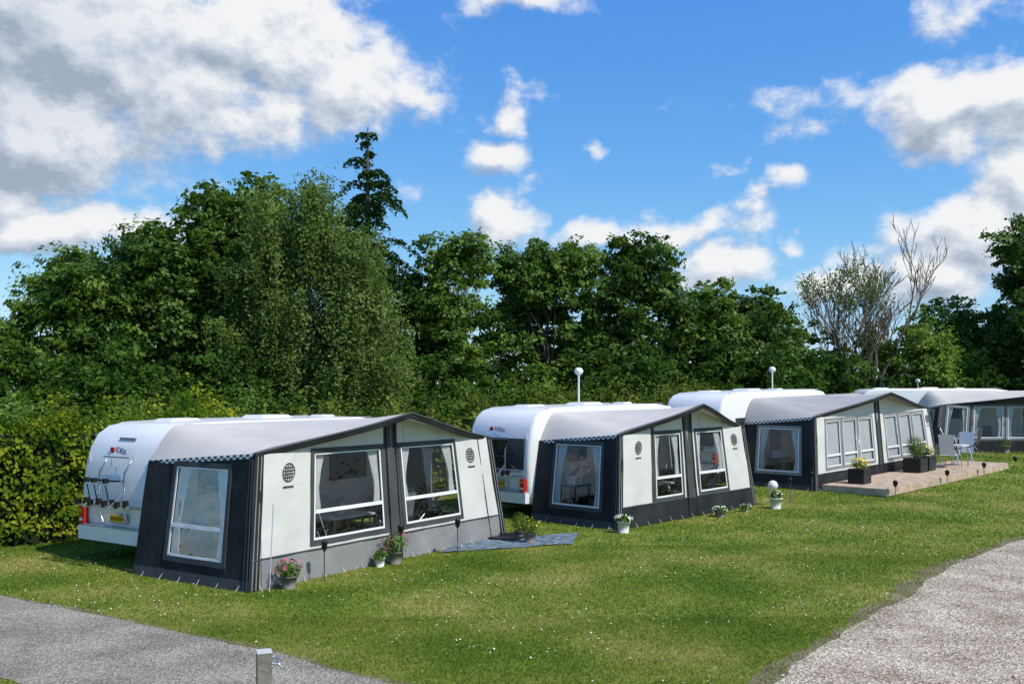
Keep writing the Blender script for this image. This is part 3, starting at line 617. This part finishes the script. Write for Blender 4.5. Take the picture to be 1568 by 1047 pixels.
def bare(name,x,y,h,seed,spread,k='barkdead',trunks=3,r0=.14,depth=5,leafn=0,ivy=0):
    rr=random.Random(seed); E=empty(name,(x,y,gzf(x,y))); mb=MB(); tips=[]
    def br(p,d,l,r,dep):
        n=4; pts=[p]; q=p.copy(); dd=d.copy()
        for i in range(n):
            dd=(dd+Vector((rr.uniform(-.16,.16),rr.uniform(-.16,.16),rr.uniform(.0,.14)))).normalized(); q=q+dd*l/n; pts.append(q.copy())
        mb.tube(pts,[max(.012,r*(1-.5*i/n)) for i in range(n+1)],k,6 if dep>2 else 4)
        if dep<=1: tips.append(pts[-1]); tips.append(pts[2])
        if dep==0: return
        for i in range(rr.choice((3,3,4)) if dep<3 else 3):
            a=rr.uniform(0,6.28); t=rr.uniform(.35,1); pp=pts[min(n,1+int(t*(n-1)))] if i else pts[-1]
            o=Vector((math.cos(a),math.sin(a),rr.uniform(-.1,.5)))*spread; br(pp,(dd+o).normalized(),l*rr.uniform(.56,.78),r*.52,dep-1)
    for i in range(trunks):
        a=i*2*math.pi/trunks+.4; br(Vector((0,0,-.1)),Vector((math.cos(a)*.36,math.sin(a)*.2,1)).normalized(),h*.40,r0,depth)
    mb.obj('trunk_and_twigs',E); T=np.array([tuple(p) for p in tips])
    if leafn:
        i=rng.integers(0,len(T),leafn); sel=T[i]; kx=(np.sin(sel[:,0]*1.9+2)+np.cos(sel[:,2]*1.6)-.45*sel[:,0]+rng.normal(size=leafn)*.2)>.6; P=sel[kx]+rng.normal(size=(kx.sum(),3))*.14
        leaves('sparse_leaves',P,rng.normal(size=P.shape)+[0,0,.5],rng.uniform(.10,.19,len(P)),L_mid,E)
    if ivy:
        n=ivy; z=rng.uniform(0,6,n); a=rng.uniform(0,6.28,n); r=rng.uniform(.1,.55,n)*(1.1-z/8); P=np.stack([np.cos(a)*r+.05*z,np.sin(a)*r,z],-1); leaves('ivy',P,np.stack([np.cos(a),np.sin(a),np.full(n,.4)],-1)+rng.normal(size=(n,3))*.4,rng.uniform(.12,.22,n),L_dark,E)
bare('half_dead_tree',17.6,49,9.9,5,.5,trunks=4,leafn=7500,ivy=6000,r0=.15)
bare('half_dead_tree',-1.2,46,9.4,11,.5,trunks=2,leafn=1500,r0=.10,depth=5)
def mass(name,pts,n,size,m,lr,h0,h1,wid,nl,seed):
    r=np.random.default_rng(seed); A=resample(pts,nl); C=np.concatenate([A+r.normal(size=A.shape)*wid,np.zeros((nl,1))],-1); hh=r.uniform(h0,h1,nl)
    C2=[];R2=[]
    for i in range(nl):
        for zf in(.18,.5,.85): C2.append([C[i,0]+r.normal()*.4,C[i,1]+r.normal()*.4,hh[i]*zf]); R2.append(lr*r.uniform(.7,1.2))
    E=empty(name,(0,0,0)); C2=np.array(C2);R2=np.array(R2); C2[:,2]+=gz(C2[:,0],C2[:,1]); crown('foliage',C2,R2,n,size,m,E,subr=.5)
mass('shrub_thicket',[(-30,27),(-20,31.5),(-11,33.5),(-4,38),(4,40.5),(10,43),(13.5,47),(22,50.5),(34,51)],110000,.21,L_far,.95,2.2,4.4,.7,110,21)
mass('distant_woodland',[(-60,45),(-30,48),(-10,54),(8,58),(20,62),(50,64)],60000,.40,L_far,1.7,4.0,6.0,1.2,110,22)
mass('laurel_bush',[(-.9,32.6),(2.4,34.2)],9000,.14,L_light,.55,2.3,2.7,.25,9,23)
mass('mixed_shrubs',[(-13.5,22),(-10.5,24),(-7.5,28)],22000,.13,L_mid,.6,1.8,2.7,.35,26,24)
def hedge(name,pts,h,th,dens,size,seed,m):
    E=empty(name,(0,0,0)); A=resample(pts,61)
    for _ in range(3): A[1:-1]=(A[:-2]+A[1:-1]+A[2:])/3
    T=np.gradient(A,axis=0); T/=np.linalg.norm(T,axis=1,keepdims=True); Nr=np.stack([-T[:,1],T[:,0]],-1)
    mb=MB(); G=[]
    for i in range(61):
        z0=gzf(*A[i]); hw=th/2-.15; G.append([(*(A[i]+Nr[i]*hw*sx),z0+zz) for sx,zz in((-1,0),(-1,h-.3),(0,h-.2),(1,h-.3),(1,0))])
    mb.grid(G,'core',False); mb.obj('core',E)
    Ltot=np.linalg.norm(np.diff(A,axis=0),axis=1).sum(); area=Ltot*(2*h+th); n=int(area*dens)
    nc=n//26; cs=rng.uniform(0,60,nc); cq=rng.uniform(0,2*h+th,nc); cb=rng.normal(size=nc)*.13+.02; ct=rng.random(nc); cnn=rng.normal(size=(nc,3))*.45
    ci=rng.integers(0,nc,n); s=np.clip(cs[ci]+rng.normal(size=n)*.14*60/Ltot,0,59.999); q=cq[ci]+rng.normal(size=n)*.11
    i=s.astype(int); f=(s-i)[:,None]; C=A[i]*(1-f)+A[i+1]*f; NN=Nr[i]*(1-f)+Nr[i+1]*f
    side=np.where(cq[ci]<h,-1,np.where(cq[ci]<2*h,1,0)); z=np.where(side==-1,q,np.where(side==1,q-h,h)); off=np.where(side==0,(q-2*h)-th/2,side*th/2)
    b=cb[ci]+rng.normal(size=n)*.05
    tl=.13*np.sin(C[:,0]*.9+1)+.10*np.sin(C[:,1]*2.3)
    off=off+np.where(side!=0,side*b,0); z=np.abs(z+np.where(side==0,b*1.8,0))+np.where((side==0)|(z>h-.4),tl,0)
    shoots=(side==0)&(rng.random(n)<.12); z=z+shoots*rng.random(n)*.38
    top=side==0
    P=np.concatenate([C+NN*off[:,None],(z+gz(C[:,0],C[:,1]))[:,None]],-1)
    Nn=np.concatenate([NN*np.where(top,0,side)[:,None],np.where(top,1.,.5)[:,None]],-1)+rng.normal(size=(n,3))*.4+cnn[ci]
    leaves('leaves',P,Nn,size*rng.uniform(.7,1.3,n),m,E,.7,np.clip(ct[ci]*.6+rng.random(n)*.4,0,1))
hedge('beech_hedge',[(-22,16.2),(-14,18.0),(-10.2,19.0),(-9.0,20.2),(-6.9,23.5)],2.34,1.2,520,.105,1,L_hedge)
hedge('beech_hedge',[(-6.9,23.6),(-2.2,28),(3,33),(8,38.3)],2.2,1.4,260,.13,2,L_hedge2)
hedge('beech_hedge',[(8,38.4),(13,44.5),(18,47.6),(32,49.5)],1.9,1.4,160,.16,3,L_hedge2)

# ------------------------------------------------------------ light, sky
el=math.radians(50); az=math.radians(121)
sv=Vector((math.sin(az)*math.cos(el),math.cos(az)*math.cos(el),math.sin(el)))
sl=bpy.data.lights.new('sun','SUN'); sl.energy=5.0; sl.angle=math.radians(.53); sl.color=(1,.95,.86)
so=bpy.data.objects.new('sun',sl); COL.objects.link(so); so.rotation_euler=sv.to_track_quat('Z','Y').to_euler(); so.location=sv*60
W=bpy.data.worlds.new('World'); scene.world=W; W.use_nodes=True; nt=W.node_tree; N=nt.nodes; L=nt.links
for n_ in list(N): N.remove(n_)
def mk(T,nt,op,*ins):
    n=nt.nodes.new(T); 
    if op: n.operation=op
    for i,v in enumerate(ins):
        if v is None: continue
        if hasattr(v,'is_output'): nt.links.new(v,n.inputs[i])
        else: n.inputs[i].default_value=v
    return n
F0=1500.
def ang(u,v): 
    a=math.atan((u-784)/F0); return a, math.atan((598-v)/F0*math.cos(a))
CL=[(120,50,310,190,1.35),(400,60,230,120,1.3),(540,120,150,90,1.25),(300,150,240,85,1.25),(60,190,210,125,1.35),(90,345,200,48,1.3),(20,290,150,60,1.1),
 (775,165,60,48,1.1),(760,255,72,50,1.15),(765,345,80,40,1.2),(880,355,58,32,1.1),(905,222,40,26,.9),(800,8,150,34,.95),(650,270,50,26,.6),
 (1050,345,110,42,1.2),(1100,410,120,46,1.15),(980,380,80,42,1.0),(1150,155,120,50,.72),(1240,195,100,45,.72),(1300,160,90,45,.66),
 (1470,170,140,62,1.45),(1560,150,120,60,1.35),(1500,25,140,45,.80),(1490,340,120,80,1.5),(1570,260,80,80,1.45),(1430,425,110,65,1.25),(1215,290,46,28,.9),(1145,320,40,28,.85),(1205,385,46,26,.95),(1290,440,110,38,1.1),(1060,270,90,16,.60)]
gp=bpy.data.node_groups.new('cloud_field','ShaderNodeTree'); gp.interface.new_socket('P',in_out='INPUT',socket_type='NodeSocketVector'); gp.interface.new_socket('D',in_out='OUTPUT',socket_type='NodeSocketFloat')
gi=gp.nodes.new('NodeGroupInput'); go=gp.nodes.new('NodeGroupOutput')
wn=gp.nodes.new('ShaderNodeTexNoise'); wn.inputs['Scale'].default_value=11; wn.inputs['Detail'].default_value=4; gp.links.new(gi.outputs[0],wn.inputs['Vector'])
w1=mk('ShaderNodeVectorMath',gp,'SUBTRACT',wn.outputs['Color'],(.5,.5,.5)); w2=mk('ShaderNodeVectorMath',gp,'MULTIPLY',w1.outputs[0],(.10,.09,0)); w3_=mk('ShaderNodeVectorMath',gp,'ADD',gi.outputs[0],w2.outputs[0])
cur=None
for (u,v,ru,rv,s) in CL:
    a,e=ang(u,v); d2=gp.nodes.new('ShaderNodeVectorMath'); d2.operation='MULTIPLY_ADD'; gp.links.new(w3_.outputs[0],d2.inputs[0]); d2.inputs[1].default_value=(F0/ru,F0/rv,0); d2.inputs[2].default_value=(-a*F0/ru,-e*F0/rv,0)
    ln=gp.nodes.new('ShaderNodeVectorMath'); ln.operation='LENGTH'; gp.links.new(d2.outputs[0],ln.inputs[0])
    q=mk('ShaderNodeMath',gp,'MULTIPLY_ADD',ln.outputs['Value'],-.66*s,s)
    cur=q.outputs[0] if cur is None else mk('ShaderNodeMath',gp,'MAXIMUM',cur,q.outputs[0]).outputs[0]
cur=mk('ShaderNodeMath',gp,'MAXIMUM',cur,0.0).outputs[0]
sc=mk('ShaderNodeVectorMath',gp,'MULTIPLY',gi.outputs[0],(1,1.4,1))
nz=gp.nodes.new('ShaderNodeTexNoise'); nz.inputs['Scale'].default_value=14; nz.inputs['Detail'].default_value=8; nz.inputs['Roughness'].default_value=.62; gp.links.new(sc.outputs[0],nz.inputs['Vector'])
q=mk('ShaderNodeMath',gp,'MULTIPLY_ADD',nz.outputs['Fac'],1.6,-.80-.50); q2=mk('ShaderNodeMath',gp,'ADD',q.outputs[0],cur); gp.links.new(q2.outputs[0],go.inputs[0])
tc=N.new('ShaderNodeTexCoord'); sep=mk('ShaderNodeSeparateXYZ',nt,None,tc.outputs['Generated'])
aa=mk('ShaderNodeMath',nt,'ARCTAN2',sep.outputs[0],sep.outputs[1]); ee=mk('ShaderNodeMath',nt,'ARCSINE',sep.outputs[2]); cp=mk('ShaderNodeCombineXYZ',nt,None,aa.outputs[0],ee.outputs[0],0.0)
g1=N.new('ShaderNodeGroup'); g1.node_tree=gp; L.new(cp.outputs[0],g1.inputs[0])
of=mk('ShaderNodeVectorMath',nt,'ADD',cp.outputs[0],(.010,.018,0)); g2=N.new('ShaderNodeGroup'); g2.node_tree=gp; L.new(of.outputs[0],g2.inputs[0])
mask=N.new('ShaderNodeMapRange'); mask.interpolation_type='SMOOTHSTEP'; mask.inputs[1].default_value=-.12; mask.inputs[2].default_value=.38; L.new(g1.outputs[0],mask.inputs[0])
df=mk('ShaderNodeMath',nt,'SUBTRACT',g1.outputs[0],g2.outputs[0])
th=N.new('ShaderNodeMapRange'); th.inputs[1].default_value=-.48; th.inputs[2].default_value=.20; L.new(df.outputs[0],th.inputs[0])
gsum=None
for (u,v,ru,rv,s) in [(30,110,340,190,.6),(230,240,220,60,.55),(20,275,240,55,.65)]:
    a,e=ang(u,v); d=mk('ShaderNodeVectorMath',nt,'SUBTRACT',cp.outputs[0],(a,e,0)); d2=mk('ShaderNodeVectorMath',nt,'MULTIPLY',d.outputs[0],(F0/ru,F0/rv,0)); ln=N.new('ShaderNodeVectorMath'); ln.operation='LENGTH'; L.new(d2.outputs[0],ln.inputs[0])
    q=mk('ShaderNodeMath',nt,'MULTIPLY_ADD',ln.outputs['Value'],-s,s); gsum=q.outputs[0] if gsum is None else mk('ShaderNodeMath',nt,'MAXIMUM',gsum,q.outputs[0]).outputs[0]
gcl=mk('ShaderNodeMath',nt,'MAXIMUM',gsum,0.0)
lit=mk('ShaderNodeMath',nt,'MULTIPLY_ADD',gcl.outputs[0],-.70,th.outputs[0])
cr=N.new('ShaderNodeValToRGB'); e=cr.color_ramp.elements; e[0].position=0; e[0].color=(.38,.45,.56,1); e[1].position=.95; e[1].color=(.94,.95,.97,1); k=e.new(.45); k.color=(.60,.67,.78,1); L.new(lit.outputs[0],cr.inputs[0])
sky=N.new('ShaderNodeTexSky'); sky.sky_type='NISHITA'; sky.sun_disc=False; sky.sun_elevation=el; sky.sun_rotation=az; sky.altitude=0; sky.air_density=1; sky.dust_density=.4; sky.ozone_density=2.5
sc_=N.new('ShaderNodeSeparateColor'); L.new(sky.outputs[0],sc_.inputs[0]); cc=N.new('ShaderNodeCombineColor')
for i,(gm,kk) in enumerate(((1.30,.42),(.88,1.02),(.35,3.3))):
    pw_=mk('ShaderNodeMath',nt,'POWER',sc_.outputs[i],gm); ml=mk('ShaderNodeMath',nt,'MULTIPLY',pw_.outputs[0],kk); L.new(ml.outputs[0],cc.inputs[i])
b1=N.new('ShaderNodeBackground'); b1.inputs[1].default_value=.15; L.new(cc.outputs[0],b1.inputs[0])
b2=N.new('ShaderNodeBackground'); b2.inputs[1].default_value=.95; L.new(cr.outputs[0],b2.inputs[0])
ms=N.new('ShaderNodeMixShader'); L.new(mask.outputs[0],ms.inputs[0]); L.new(b1.outputs[0],ms.inputs[1]); L.new(b2.outputs[0],ms.inputs[2])
wo=N.new('ShaderNodeOutputWorld'); L.new(ms.outputs[0],wo.inputs[0])

cam=bpy.data.cameras.new('camera'); cam.sensor_width=36; cam.lens=36*1500/1568; cam.shift_y=.0475; cam.clip_end=4000; cam.clip_start=.1
co=bpy.data.objects.new('camera',cam); COL.objects.link(co); co.location=(0,0,3.0); co.rotation_euler=(math.radians(90),0,0); scene.camera=co
